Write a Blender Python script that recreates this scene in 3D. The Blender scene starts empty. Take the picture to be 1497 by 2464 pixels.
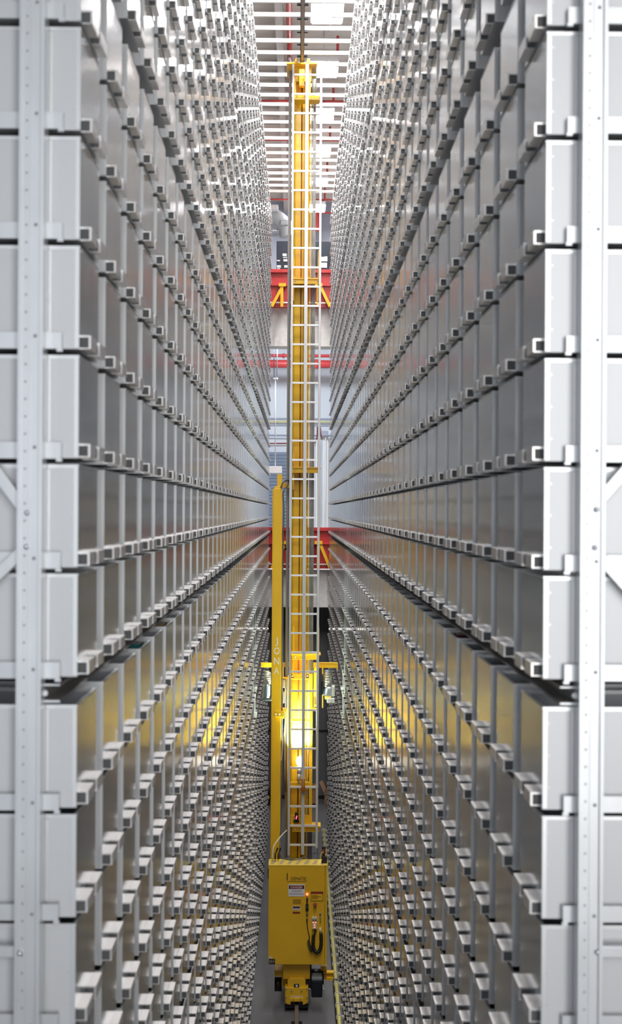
import bpy, math, random
import numpy as np
from mathutils import Matrix, Vector
random.seed(7)
S = bpy.context.scene
COL = S.collection

# ------------------------------------------------------------------ camera
F = 3400.0                       # focal length in pixels of the 1497 x 2464 frame
W, H = 1497, 2464
CAM_Z = 7.78
cam = bpy.data.objects.new('camera', bpy.data.cameras.new('camera'))
COL.objects.link(cam)
cam.data.sensor_fit = 'HORIZONTAL'
cam.data.sensor_width = 24.0
cam.data.lens = 24.0 * F / W
CM = (Matrix.Rotation(-math.atan(32.5 / F), 4, 'Z') @ Matrix.Rotation(math.radians(90) - 2.0 / F, 4, 'X')
      @ Matrix.Rotation(0.006, 4, 'Z'))
cam.matrix_world = Matrix.Translation((0, 0, CAM_Z)) @ CM
cam.data.clip_start = 0.05
cam.data.clip_end = 200
cam.data.dof.use_dof = True
cam.data.dof.focus_distance = 22.3
cam.data.dof.aperture_fstop = 4.2
S.camera = cam
C3 = CM.to_3x3()


def at(px, py, Y):
    """world point at depth Y seen at pixel px, py"""
    d = C3 @ Vector(((px - W / 2) / F, -(py - H / 2) / F, -1))
    k = Y / d.y
    return Vector((d.x * k, Y, CAM_Z + d.z * k))


# ------------------------------------------------------------------ world, lamps, exposure
S.view_settings.view_transform = 'Standard'
S.view_settings.look = 'None'
S.view_settings.exposure = 0.0
S.view_settings.gamma = 1.0
S.view_settings.use_curve_mapping = False
S.cycles.max_bounces = 8
S.cycles.diffuse_bounces = 4
S.cycles.glossy_bounces = 6
S.cycles.sample_clamp_indirect = 6.0
S.cycles.use_denoising = True
wd = bpy.data.worlds.new('world')
S.world = wd
wd.use_nodes = True
wd.node_tree.nodes['Background'].inputs[0].default_value = (0.75, 0.8, 0.9, 1)
wd.node_tree.nodes['Background'].inputs[1].default_value = 0.25


def area(name, loc, target, sx, sy, power, color=(1, 1, 1)):
    l = bpy.data.lights.new(name, 'AREA')
    l.shape = 'RECTANGLE'
    l.size, l.size_y, l.energy, l.color = sx, sy, power, color
    o = bpy.data.objects.new(name, l)
    COL.objects.link(o)
    o.location = loc
    o.rotation_euler = (Vector(target) - Vector(loc)).to_track_quat('-Z', 'Y').to_euler()
    return o


LAMP_X, LAMP_Z = 0.46, CAM_Z + 8.6
LAMP_E = 140.0
for i in range(6):               # the high-bay row above the near half of the aisle
    area('high_bay_lamp', (LAMP_X, 5.7 + 3.13 * i, LAMP_Z), (LAMP_X, 5.7 + 3.13 * i, 0), 0.5, 0.9, 310, (1, 0.98, 0.975))
# added area lights behind the camera that brighten the rack ends and gaps
area('hall_fill', (3.6, -5.2, 8.9), (1.2, 4.4, 8.0), 3.2, 8.0, 690, (1, 0.99, 0.965))
area('hall_fill', (0.4, -6.6, 8.5), (0.1, 6, 7.8), 2.0, 8.0, 150, (0.95, 0.97, 1))
area('hall_fill', (-2.2, -6.6, 8.5), (-0.6, 4.4, 7.8), 3.2, 8.0, 95, (0.86, 0.93, 1))
# added unseen area lights that brighten the far-end levels and slab edges
area('level_fill', (0, 37.5, 12.74), (0, 42, 6.5), 2.4, 1.0, 330, (0.82, 0.91, 1))
area('level_fill', (-2.0, 34.7, 15.8), (0.2, 36, 12.4), 1.0, 0.6, 60, (1, 1, 0.99))
area('level_fill', (2.0, 34.7, 9.5), (0, 36, 5.8), 1.0, 0.6, 85, (1, 0.97, 0.94))
area('level_fill', (0.3, 37.6, 16.6), (0.2, 41, 13), 1.6, 0.8, 14, (0.9, 0.95, 1))
area('level_fill', (0, 37.0, 4.7), (0, 36.4, 0), 1.4, 0.8, 10, (1, 0.95, 0.9))


# ------------------------------------------------------------------ materials
def mat(name, col, metallic=0.0, rough=0.5, noise=0.0, nscale=(3, 3, 3), bump=0.0, bscale=(20, 20, 20), emit=None, es=0.0, spec=0.5):
    m = bpy.data.materials.new(name)
    m.use_nodes = True
    nt = m.node_tree
    b = nt.nodes['Principled BSDF']
    b.inputs['Base Color'].default_value = (*col, 1)
    b.inputs['Metallic'].default_value = metallic
    b.inputs['Roughness'].default_value = rough
    b.inputs['Specular IOR Level'].default_value = spec
    if emit:
        b.inputs['Emission Color'].default_value = (*emit, 1)
        b.inputs['Emission Strength'].default_value = es
    if noise or bump:
        g = nt.nodes.new('ShaderNodeNewGeometry')

        def nz(scale):
            mp = nt.nodes.new('ShaderNodeMapping')
            mp.inputs['Scale'].default_value = scale
            nt.links.new(g.outputs['Position'], mp.inputs['Vector'])
            n = nt.nodes.new('ShaderNodeTexNoise')
            n.inputs['Scale'].default_value = 1.0
            n.inputs['Detail'].default_value = 3.0
            nt.links.new(mp.outputs['Vector'], n.inputs['Vector'])
            return n
        if noise:
            n = nz(nscale)
            r = nt.nodes.new('ShaderNodeValToRGB')
            r.color_ramp.elements[0].position = 0.3
            r.color_ramp.elements[1].position = 0.7
            r.color_ramp.elements[0].color = (*[c * (1 - noise) for c in col], 1)
            r.color_ramp.elements[1].color = (*[min(1, c * (1 + noise)) for c in col], 1)
            nt.links.new(n.outputs['Fac'], r.inputs['Fac'])
            nt.links.new(r.outputs['Color'], b.inputs['Base Color'])
        if bump:
            n = nz(bscale)
            bp = nt.nodes.new('ShaderNodeBump')
            bp.inputs['Strength'].default_value = bump
            bp.inputs['Distance'].default_value = 0.01
            nt.links.new(n.outputs['Fac'], bp.inputs['Height'])
            nt.links.new(bp.outputs['Normal'], b.inputs['Normal'])
    return m


M = {}
M['bin'] = mat('bin_sheet_metal', (0.565, 0.60, 0.638), 0.74, 0.125, 0.05, (2, 2, 0.6), 0.022, (2, 9, 0.4))
M['bin_side'] = mat('bin_side_sheet', (0.62, 0.63, 0.645), 0.35, 0.45, 0.03, (2, 2, 0.6))
M['bin_edge'] = mat('bin_folded_edge', (0.70, 0.71, 0.72), 0.6, 0.34)
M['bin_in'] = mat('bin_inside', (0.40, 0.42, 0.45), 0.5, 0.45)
M['handle'] = mat('pale_handle_metal', (0.80, 0.775, 0.76), 0.55, 0.3)
M['sleeve_dark'] = mat('dark_sleeve_inside', (0.10, 0.10, 0.10), 0.0, 0.7)
M['galv'] = mat('galvanised_steel', (0.66, 0.68, 0.70), 0.55, 0.38, 0.06, (9, 9, 3))
M['beam'] = mat('dull_rack_beam', (0.42, 0.40, 0.385), 0.6, 0.4)
M['hole'] = mat('dark_hole', (0.30, 0.305, 0.33), 0.2, 0.7)
M['yellow'] = mat('crane_yellow', (0.80, 0.46, 0.016), 0.0, 0.32, 0.05, (2, 2, 2))
M['yellow_edge'] = mat('worn_yellow', (0.84, 0.60, 0.10), 0.0, 0.35)
M['steel'] = mat('grey_guide_steel', (0.27, 0.255, 0.235), 0.35, 0.4, 0.12, (30, 30, 1.2))
M['alu'] = mat('ladder_aluminium', (0.66, 0.64, 0.635), 0.35, 0.4)
M['rung'] = mat('ladder_rung', (0.85, 0.83, 0.82), 0.5, 0.3)
M['chrome'] = mat('chrome', (0.75, 0.78, 0.85), 0.95, 0.15)
M['motor'] = mat('blue_grey_motor', (0.36, 0.40, 0.52), 0.7, 0.35)
M['black'] = mat('black_plastic', (0.012, 0.012, 0.014), 0.0, 0.45)
M['dark'] = mat('dark_grey_paint', (0.017, 0.021, 0.028), 0.0, 0.6, spec=0.15)
M['label'] = mat('pale_label', (0.36, 0.36, 0.37), 0.0, 0.6)
M['grey'] = mat('mid_grey_paint', (0.25, 0.26, 0.27), 0.1, 0.5)
M['redcable'] = mat('dark_red_cable', (0.20, 0.022, 0.012), 0.0, 0.45)
M['red'] = mat('red_steel', (0.42, 0.026, 0.028), 0.0, 0.4)
M['pipe'] = mat('red_pipe', (0.52, 0.05, 0.05), 0.0, 0.35)
M['white'] = mat('white_paint', (0.80, 0.80, 0.80), 0.0, 0.5)
M['tie'] = mat('tie_paint', (0.68, 0.65, 0.62), 0.0, 0.45)
M['letter'] = mat('white_letter', (0.84, 0.80, 0.80), 0.0, 0.6)
M['ink'] = mat('black_ink', (0.02, 0.018, 0.012), 0.0, 0.6)
M['ink_soft'] = mat('faint_brown_ink', (0.20, 0.11, 0.01), 0.0, 0.6)
M['sign_white'] = mat('sign_white', (0.78, 0.77, 0.78), 0.0, 0.5)
M['sign_red'] = mat('sign_red', (0.30, 0.03, 0.03), 0.0, 0.5)
M['sign_red2'] = mat('sign_brick_red', (0.22, 0.035, 0.012), 0.0, 0.5)
M['concrete'] = mat('slab_concrete', (0.82, 0.79, 0.76), 0.0, 0.8, 0.09, (9, 9, 9), 0.2, (40, 40, 40))
M['floor'] = mat('grey_floor', (0.14, 0.14, 0.148), 0.0, 0.42, 0.10, (1.2, 0.9, 1))
M['ceil'] = mat('ceiling_deck', (0.72, 0.66, 0.61), 0.0, 0.7, 0.08, (3, 3, 3))
M['joist'] = mat('ceiling_joist', (0.62, 0.59, 0.56), 0.0, 0.7, 0.06, (4, 4, 4))
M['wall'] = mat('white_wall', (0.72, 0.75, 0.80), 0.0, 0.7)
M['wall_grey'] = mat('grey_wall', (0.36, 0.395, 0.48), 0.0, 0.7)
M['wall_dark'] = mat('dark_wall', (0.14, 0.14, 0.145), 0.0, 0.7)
M['wall_side'] = mat('side_wall', (0.35, 0.35, 0.36), 0.0, 0.8)
M['shutter'] = mat('blue_shutter', (0.20, 0.25, 0.34), 0.0, 0.5)
M['rail'] = mat('worn_rail_steel', (0.24, 0.21, 0.19), 0.6, 0.45)
M['toprail'] = mat('brown_top_rail', (0.17, 0.14, 0.13), 0.2, 0.5)
M['bus'] = mat('pale_yellow_pipe', (0.66, 0.60, 0.20), 0.0, 0.4)
M['clip'] = mat('cream_clip', (0.62, 0.57, 0.48), 0.0, 0.5)
M['card'] = mat('cardboard', (0.36, 0.21, 0.11), 0.0, 0.8)
M['orange'] = mat('orange_clamp', (0.55, 0.19, 0.04), 0.3, 0.35)
M['hz'] = mat('faded_hazard_stripe', (0.42, 0.33, 0.20), 0.0, 0.5)
M['cable'] = mat('grey_cable', (0.10, 0.10, 0.105), 0.0, 0.4)
M['lamp'] = mat('lamp_diffuser', (1, 1, 1), 0, 0.5, emit=(1, 0.98, 0.97), es=LAMP_E)
M['bulb'] = mat('lit_bulb', (1, 1, 1), 0, 0.5, emit=(1, 0.96, 0.82), es=9)
M['red_lit'] = mat('red_indicator', (1, 0.1, 0.05), 0, 0.5, emit=(1, 0.22, 0.10), es=3.0)
M['led'] = mat('red_led', (1, 0.05, 0.1), 0, 0.5, emit=(1, 0.05, 0.14), es=4.0)
M['btn'] = mat('orange_button', (1, 0.3, 0.15), 0, 0.5, emit=(1, 0.30, 0.16), es=0.9)
M['teal'] = mat('teal_cover', (0.0, 0.16, 0.17), 0, 0.5)
M['maroon'] = mat('maroon_cover', (0.16, 0.015, 0.02), 0, 0.5)
M['tan'] = mat('tan_cover', (0.30, 0.20, 0.11), 0, 0.6)
M['navy'] = mat('navy_cover', (0.03, 0.045, 0.11), 0, 0.5)


# ------------------------------------------------------------------ mesh helpers
class MB:
    def __init__(s):
        s.v, s.f, s.m, s.sm = [], [], [], []

    def face(s, idx, m=0, smooth=False):
        s.f.append(tuple(idx)); s.m.append(m); s.sm.append(smooth)

    def box(s, x0, x1, y0, y1, z0, z1, m=0, skip='', mm=None):
        if x0 > x1: x0, x1 = x1, x0
        if y0 > y1: y0, y1 = y1, y0
        if z0 > z1: z0, z1 = z1, z0
        b = len(s.v)
        s.v += [(x0, y0, z0), (x1, y0, z0), (x1, y1, z0), (x0, y1, z0), (x0, y0, z1), (x1, y0, z1), (x1, y1, z1), (x0, y1, z1)]
        for k, q in (('b', (3, 2, 1, 0)), ('t', (4, 5, 6, 7)), ('n', (0, 1, 5, 4)), ('f', (2, 3, 7, 6)), ('r', (1, 2, 6, 5)), ('l', (3, 0, 4, 7))):
            if k not in skip:
                s.face([b + i for i in q], (mm or {}).get(k, m))
        return s

    def prism(s, poly, z0, z1, m=0, plane='xy', smooth=False):
        """poly of 2D points (CCW) extruded: xy along z, xz along y (z0,z1 are y)"""
        b = len(s.v); n = len(poly)
        for z in (z0, z1):
            for p in poly:
                s.v.append((p[0], p[1], z) if plane == 'xy' else ((p[0], z, p[1]) if plane == 'xz' else (z, p[0], p[1])))
        for i in range(n):
            j = (i + 1) % n
            s.face((b + i, b + j, b + n + j, b + n + i), m, smooth)
        s.face(tuple(b + i for i in reversed(range(n))), m)
        s.face(tuple(b + n + i for i in range(n)), m)
        return s

    def cyl(s, p0, p1, r, n=16, m=0, r1=None, caps=True):
        p0, p1 = Vector(p0), Vector(p1)
        r1 = r if r1 is None else r1
        d = (p1 - p0).normalized()
        a = d.orthogonal().normalized(); c = d.cross(a)
        b = len(s.v)
        for p, rr in ((p0, r), (p1, r1)):
            for i in range(n):
                t = 2 * math.pi * i / n
                s.v.append(tuple(p + a * (math.cos(t) * rr) + c * (math.sin(t) * rr)))
        for i in range(n):
            j = (i + 1) % n
            s.face((b + i, b + j, b + n + j, b + n + i), m, True)
        if caps:
            s.face(tuple(b + i for i in reversed(range(n))), m)
            s.face(tuple(b + n + i for i in range(n)), m)
        return s

    def tube(s, pts, r, n=8, m=0):
        pts = [Vector(p) for p in pts]
        b = len(s.v); a = None
        for i, p in enumerate(pts):
            d = (pts[min(i + 1, len(pts) - 1)] - pts[max(i - 1, 0)]).normalized()
            if a is None:
                a = d.orthogonal().normalized()
            else:
                a = (a - d * a.dot(d))
                a = a.normalized() if a.length > 1e-6 else d.orthogonal().normalized()
            c = d.cross(a)
            for k in range(n):
                t = 2 * math.pi * k / n
                s.v.append(tuple(p + a * (math.cos(t) * r) + c * (math.sin(t) * r)))
        for i in range(len(pts) - 1):
            for k in range(n):
                k2 = (k + 1) % n
                s.face((b + i * n + k, b + i * n + k2, b + (i + 1) * n + k2, b + (i + 1) * n + k), m, True)
        s.face(tuple(b + k for k in reversed(range(n))), m)
        e = b + (len(pts) - 1) * n
        s.face(tuple(e + k for k in range(n)), m)
        return s

    def ball(s, c, r, m=0, nu=14, nv=8, sz=1.0):
        c = Vector(c); b = len(s.v)
        for j in range(nv + 1):
            t = math.pi * j / nv
            for i in range(nu):
                p = 2 * math.pi * i / nu
                s.v.append((c.x + r * math.sin(t) * math.cos(p), c.y + r * math.sin(t) * math.sin(p), c.z + r * sz * math.cos(t)))
        for j in range(nv):
            for i in range(nu):
                i2 = (i + 1) % nu
                s.face((b + j * nu + i, b + (j + 1) * nu + i, b + (j + 1) * nu + i2, b + j * nu + i2), m, True)
        return s

    def bar(s, p0, p1, w, d, m=0, up=(0, 1, 0)):
        """rectangular bar from p0 to p1; w across, d along `up`"""
        p0, p1 = Vector(p0), Vector(p1)
        ax = (p1 - p0).normalized(); u = Vector(up)
        u = (u - ax * u.dot(ax)).normalized(); t = ax.cross(u)
        b = len(s.v)
        for p in (p0, p1):
            for a, c in ((-1, -1), (1, -1), (1, 1), (-1, 1)):
                s.v.append(tuple(p + t * (a * w / 2) + u * (c * d / 2)))
        for q in ((3, 2, 1, 0), (4, 5, 6, 7), (0, 1, 5, 4), (2, 3, 7, 6), (1, 2, 6, 5), (3, 0, 4, 7)):
            s.face([b + i for i in q], m)
        return s

    def rect(s, px0, py0, px1, py1, Y, depth, m=0):
        """box whose front face is seen between two pixels at distance Y, going `depth` back"""
        my = (py0 + py1) / 2; mx = (px0 + px1) / 2
        s.box(at(px0, my, Y).x, at(px1, my, Y).x, Y, Y + depth, at(mx, py1, Y).z, at(mx, py0, Y).z, m)
        return s

    def mesh(s, name, mats):
        me = bpy.data.meshes.new(name)
        me.from_pydata([tuple(v) for v in s.v], [], s.f)
        for k in mats:
            me.materials.append(M[k])
        me.polygons.foreach_set('material_index', s.m)
        me.polygons.foreach_set('use_smooth', s.sm)
        me.update()
        return me


def link(name, me, parent=None, loc=None):
    o = bpy.data.objects.new(name, me)
    COL.objects.link(o)
    if parent: o.parent = parent
    if loc is not None: o.location = loc
    return o


def obj(name, mb, mats, parent=None, bevel=0.0, loc=None):
    if isinstance(mats, str): mats = [mats]
    o = link(name, mb.mesh(name, mats), parent, loc)
    if parent is not None and loc is None:          # geometry is given in world coordinates
        o.matrix_parent_inverse = Matrix.Translation(world_loc(parent)).inverted()
    if bevel:
        md = o.modifiers.new('bevel', 'BEVEL')
        md.width = bevel; md.segments = 2; md.limit_method = 'ANGLE'
    return o


def world_loc(o):
    v = Vector((0, 0, 0))
    while o is not None:
        v += Vector(o.location) + o.matrix_parent_inverse.to_translation()
        o = o.parent
    return v


def tag(o, label, cat, group=None, kind=None):
    if label: o['label'] = label
    if cat: o['category'] = cat
    if group: o['group'] = group
    if kind: o['kind'] = kind
    return o


def thing(name, label, cat, loc=(0, 0, 0), group=None):
    o = bpy.data.objects.new(name, None)
    COL.objects.link(o)
    o.location = loc
    o.empty_display_size = 0.1
    return tag(o, label, cat, group)


def struct(name, mb, mats, label=None, cat=None):
    o = obj(name, mb, mats)
    o['kind'] = 'structure'
    if label: o['label'] = label
    if cat: o['category'] = cat
    return o


def sub(o, label):
    o['label'] = label
    return o


def text(name, body, px0, py0, px1, py1, Y, m, parent, thick=0.0015, stretch=True):
    """flat lettering filling a pixel rectangle at distance Y, facing the aisle end"""
    cu = bpy.data.curves.new(name, 'FONT')
    cu.body = body; cu.size = 1.0; cu.extrude = 0.0; cu.resolution_u = 3
    tmp = bpy.data.objects.new(name, cu)
    COL.objects.link(tmp)
    bpy.context.view_layer.update()
    dg = bpy.context.evaluated_depsgraph_get()
    me = bpy.data.meshes.new_from_object(tmp.evaluated_get(dg))
    bpy.data.objects.remove(tmp)
    n = len(me.vertices)
    co = np.empty(n * 3); me.vertices.foreach_get('co', co); co = co.reshape(-1, 3)
    lo, hi = co.min(0), co.max(0)
    a, b = at(px0, (py0 + py1) / 2, Y), at(px1, (py0 + py1) / 2, Y)
    z0, z1 = at((px0 + px1) / 2, py1, Y).z, at((px0 + px1) / 2, py0, Y).z
    out = np.zeros_like(co)
    out[:, 0] = a.x + (co[:, 0] - lo[0]) / (hi[0] - lo[0]) * (b.x - a.x)
    out[:, 2] = z0 + (co[:, 1] - lo[1]) / (hi[1] - lo[1]) * (z1 - z0)
    out[:, 1] = Y
    me.vertices.foreach_set('co', out.ravel()); me.update()
    me.materials.clear(); me.materials.append(M[m])
    o = link(name, me, parent)
    o.matrix_parent_inverse = Matrix.Translation(world_loc(parent)).inverted()
    return o


ORD = ['nearest', 'second', 'third', 'fourth', 'fifth', 'sixth', 'seventh', 'eighth', 'ninth', 'tenth', 'eleventh', 'twelfth',
       'thirteenth', 'fourteenth', 'fifteenth', 'sixteenth', 'seventeenth', 'eighteenth', 'nineteenth', 'twentieth']
ROW = ['first'] + ORD[1:]

# ------------------------------------------------------------------ building shell
Y_FAR = 43.0
struct('floor', MB().box(-4, 4, -7, 44, -0.15, 0.0), 'floor', 'grey polished concrete floor of the aisle', 'floor')
cb = MB().box(-4, 4, 2, 44, 17.2, 17.4)
for i in range(60):
    cb.box(-4, 4, 3 + i * 0.68, 3.2 + i * 0.68, 17.15, 17.2)
struct('ceiling', cb, 'ceil', 'brown grey ribbed ceiling deck above the ties', 'ceiling')
struct('wall_left', MB().box(-4.15, -4, -7, 44, 0, 17.2), 'wall_side')
struct('wall_right', MB().box(4, 4.15, -7, 44, 0, 17.2), 'wall_side')
struct('trim_1', MB().box(-0.47, -0.33, 3, 43, 16.9, 17.15), 'joist', 'pale concrete joist along the ceiling beside the red pipe', 'joist')

# far end: two slabs with levels behind them
SLABY = 36.0


def zpx(y, Y=SLABY):
    return at(720, y, Y).z


DECK = zpx(739) - 0.15
struct('trim_2', MB().box(-4, 4, SLABY, SLABY + 0.7, zpx(833), zpx(739)).box(-4, 4, SLABY - 0.02, SLABY, zpx(748), zpx(739))
       .box(-4, 4, SLABY + 0.7, Y_FAR, DECK, zpx(739)), 'concrete',
       'upper pale concrete floor slab edge under the red beam', 'slab')
struct('trim_3', MB().box(-4, 4, SLABY, Y_FAR, zpx(1461), zpx(1371)).box(-4, 4, SLABY - 0.02, SLABY, zpx(1379), zpx(1371)), 'concrete',
       'lower pale concrete floor slab edge under the red beam', 'slab')
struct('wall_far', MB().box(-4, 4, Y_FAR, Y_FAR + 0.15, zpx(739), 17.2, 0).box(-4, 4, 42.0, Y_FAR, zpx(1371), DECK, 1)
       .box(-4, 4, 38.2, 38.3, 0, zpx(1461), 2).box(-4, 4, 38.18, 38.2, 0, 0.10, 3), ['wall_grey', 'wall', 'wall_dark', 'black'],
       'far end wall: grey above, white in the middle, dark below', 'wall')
struct('trim_4', MB().box(-4, 4, 38.16, 38.2, at(720, 1759, 38.2).z, at(720, 1756, 38.2).z), 'black')
# mid level: grey moulding lines on the white wall, shutter, white column
tb = MB()
for y0, y1 in ((1006, 1010), (1022, 1025), (1046, 1049), (1054, 1056)):
    tb.box(-4, 4, 41.97, 42.0, at(720, y1, 42).z, at(720, y0, 42).z)
struct('trim_5', tb, 'wall_grey', 'thin grey mouldings across the white far wall', 'moulding')
sd = MB()
for i in range(26):
    z1 = at(670, 1088 + i * 8, 41.9).z; z0 = at(670, 1088 + i * 8 + 7.2, 41.9).z
    sd.box(at(560, 1200, 41.9).x, at(694, 1200, 41.9).x, 41.88, 42.0, z0, z1)
struct('door_1', sd, 'shutter', 'blue grey slatted roller shutter behind the tall yellow post', 'shutter')
struct('trim_6', MB().rect(760, 1060, 768, 1270, 41.8, 0.2).rect(776, 1050, 790, 1270, 41.6, 0.4), 'white',
       'white vertical columns on the far wall right of the ladder', 'column')

# ------------------------------------------------------------------ racks full of bins
S0 = F / 4.412                       # pixels per metre in the plane of the near rack ends
XL, XR, Y0 = -0.684, 0.771, 4.412
PY, NCOL = 0.595, 50                 # bin pitch along the aisle
PZ = 262.5 / S0                      # row pitch
BW, BH, BD = 0.42, 0.319, 1.2        # bin width (along aisle), height, depth
RGAP = 0.021
rows = []                            # (z of bin bottom, tier, row in tier counted from the middle gap)


def zrel(p):                         # pixels below the eye line in the near plane -> height
    return CAM_Z - p / S0


for i in range(7):
    rows.append((zrel(401 - 262.5 * i), 'middle up', i))          # above the middle gap
for i in range(7):
    rows.append((zrel(469 + 262.9 * (i + 1)) + RGAP, 'middle down', i))
for i in range(7):
    rows.append((zrel(-1501 - 262.5 * i), 'upper up', i))
for i in range(7):
    rows.append((zrel(2368 + 262.5 * (i + 1)) + RGAP, 'lower down', i))
for i in range(7):
    rows.append((zrel(-3403 - 262.5 * i), 'top up', i))
for i in range(6):
    rows.append((zrel(4270 + 262.5 * (i + 1)) + RGAP, 'base down', i))
for i in range(1):
    rows.append((zrel(-5305 - 262.5 * i), 'crown up', i))
HANDLES = ((0.035, 0.17), (0.236, 0.375))
HP, HZ0, HZ1 = 0.031, 0.004, 0.046   # handle protrusion, bottom and top


def bin_body(sg):
    """open sheet metal tray; its front face lies at x = 0 and it goes back along -sg*x (sg=-1: left rack)"""
    mb = MB()
    bk = sg * BD
    t = 0.004
    # outer shell
    mb.box(0, bk, 0, BW, 0, BH, 0, skip='t', mm={'n': 2, 'f': 2, 'b': 2})
    # inner shell (faces point inwards)
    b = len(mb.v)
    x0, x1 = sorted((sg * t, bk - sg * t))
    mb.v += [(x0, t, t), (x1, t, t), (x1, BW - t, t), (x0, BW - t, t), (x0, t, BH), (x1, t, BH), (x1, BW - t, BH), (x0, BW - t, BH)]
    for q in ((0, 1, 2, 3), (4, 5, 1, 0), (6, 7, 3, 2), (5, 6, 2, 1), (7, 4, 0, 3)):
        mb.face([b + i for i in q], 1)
    return mb


def bin_rim(sg):
    mb = MB()
    bk = sg * BD; e = 0.0025
    # folded top rim
    mb.box(-sg * 0.001, sg * 0.009, -e, BW + e, BH - 0.004, BH + 0.002)
    mb.box(bk, bk - sg * 0.009, -e, BW + e, BH - 0.004, BH + 0.002)
    mb.box(sg * 0.009, bk - sg * 0.009, -e, 0.006, BH - 0.010, BH + 0.002)
    mb.box(sg * 0.009, bk - sg * 0.009, BW - 0.006, BW + e, BH - 0.010, BH + 0.002)
    # folded vertical edges with a row of spot welds
    for y0, y1 in ((-e, 0.0), (BW, BW + e)):
        mb.box(sg * 0.001, sg * 0.014, y0, y1, 0.004, BH - 0.004)
        mb.box(sg * 0.088, sg * 0.102, y0, y1, 0.006, BH - 0.012)  # pale raised strip standing in for a highlight stripe on the end face
        for z in (0.07, 0.17, 0.27):
            yy = y0 if y0 < 0 else y1
            mb.cyl((sg * 0.019, yy - 0.0015 if y0 < 0 else yy - 0.002, z), (sg * 0.019, yy + 0.002 if y0 < 0 else yy + 0.0015, z), 0.003, 8)
    return mb


def handle(sg, y0, y1, mb=None, m0=0, m1=1):
    """pale bent sleeve with a dark block inside for its shaded hollow"""
    mb = mb or MB()
    o = -sg
    mb.box(o * -0.001, o * HP, y0, y1, HZ1 - 0.005, HZ1, m0)                       # top flange
    mb.box(o * (HP - 0.006), o * HP, y0, y1, HZ0, HZ1 - 0.005, m0)                 # outer web
    mb.box(o * -0.001, o * (HP - 0.006), y0 + 0.001, y1 - 0.001, HZ0, HZ0 + 0.003, m0)   # lower lip
    mb.box(o * 0.0005, o * (HP - 0.006), y0 + 0.003, y1 - 0.003, HZ0 + 0.003, HZ1 - 0.005, m1)  # dark filler block in place of the shade inside the sleeve
    return mb


BODY = {s: bin_body(s).mesh('bin_body', ['bin', 'bin_in', 'bin_side']) for s in (-1, 1)}
RIM = {s: bin_rim(s).mesh('bin_rim', ['bin_edge']) for s in (-1, 1)}
HND = {s: [handle(s, *h).mesh('bin_handle', ['handle', 'sleeve_dark']) for h in HANDLES] for s in (-1, 1)}

# projected size of every bin, to know the 300 that show largest
CI = C3.transposed()


def proj(p):
    q = np.asarray(p, float) - np.array([0, 0, CAM_Z])
    q = q @ np.array(CI).T
    return np.stack([W / 2 + F * q[..., 0] / -q[..., 2], H / 2 - F * q[..., 1] / -q[..., 2]], -1)


def quad_area(q):
    x, y = q[:, 0], q[:, 1]
    return abs(np.dot(x, np.roll(y, -1)) - np.dot(y, np.roll(x, -1))) / 2


cand = []
for sg, X in ((-1, XL), (1, XR)):
    for c in range(NCOL):
        y = Y0 + c * PY
        for r, (z, tier, k) in enumerate(rows):
            q = proj([(X, y, z), (X, y + BW, z), (X, y + BW, z + BH), (X, y, z + BH)])
            uu, vv = np.meshgrid(np.linspace(0, 1, 6), np.linspace(0, 1, 6))
            pts = np.stack([np.full(36, X), y + uu.ravel() * BW, z + vv.ravel() * BH], -1)
            pp = proj(pts)
            inside = ((pp[:, 0] > 0) & (pp[:, 0] < W) & (pp[:, 1] > 0) & (pp[:, 1] < H)).mean()
            ar = quad_area(q) * inside
            if c == 0:
                yy = proj([(X, y, z), (X, y, z + BH)])[:, 1]
                vis = max(0, min(H, yy.max()) - max(0, yy.min()))
                ar += vis * 120
            cand.append((ar, sg, c, r))
cand.sort(reverse=True)
single = cand[:300]
chosen = {(s, c, r) for a, s, c, r in single}
TIER = {'middle up': 'above the middle rail gap', 'middle down': 'below the middle rail gap', 'upper up': 'above the upper rail gap',
        'lower down': 'below the lower rail gap', 'top up': 'above the top rail gap', 'base down': 'above the floor', 'crown up': 'under the ceiling ties'}
first = {}
for a, sg, c, r in single:
    z, tier, k = rows[r]
    X = XL if sg < 0 else XR
    side = 'left' if sg < 0 else 'right'
    o = bpy.data.objects.new('storage_bin', None)
    COL.objects.link(o)
    o.empty_display_size = 0.1
    o.location = (X, Y0 + c * PY, z)
    tag(o, '%s metal bin in the %s rack, %s column, %s row %s' % ('grey', side, ORD[c], ROW[k], TIER[tier]), 'bin', 'storage bins in the two racks')
    b = link('body', BODY[sg], o)
    rm = link('rim', RIM[sg], b)
    for hm in HND[sg]:
        link('handle', hm, o)

# the thousands of farther bins: one mesh
def far_template(sg):
    mb = MB()
    mb.box(0, sg * BD, 0, BW, 0, BH, 0, skip='t', mm={'n': 4, 'f': 4, 'b': 4})
    e = 0.002
    x0, x1 = sorted((sg * 0.001, sg * 0.014))
    mb.box(x0, x1, -e, 0, 0.004, BH, 1, skip='f')
    mb.box(-sg * 0.001, sg * 0.008, -e, BW, BH - 0.003, BH + 0.001, 1)
    for y0, y1 in HANDLES:
        handle(sg, y0, y1, mb, 2, 3)
    return mb


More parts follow.
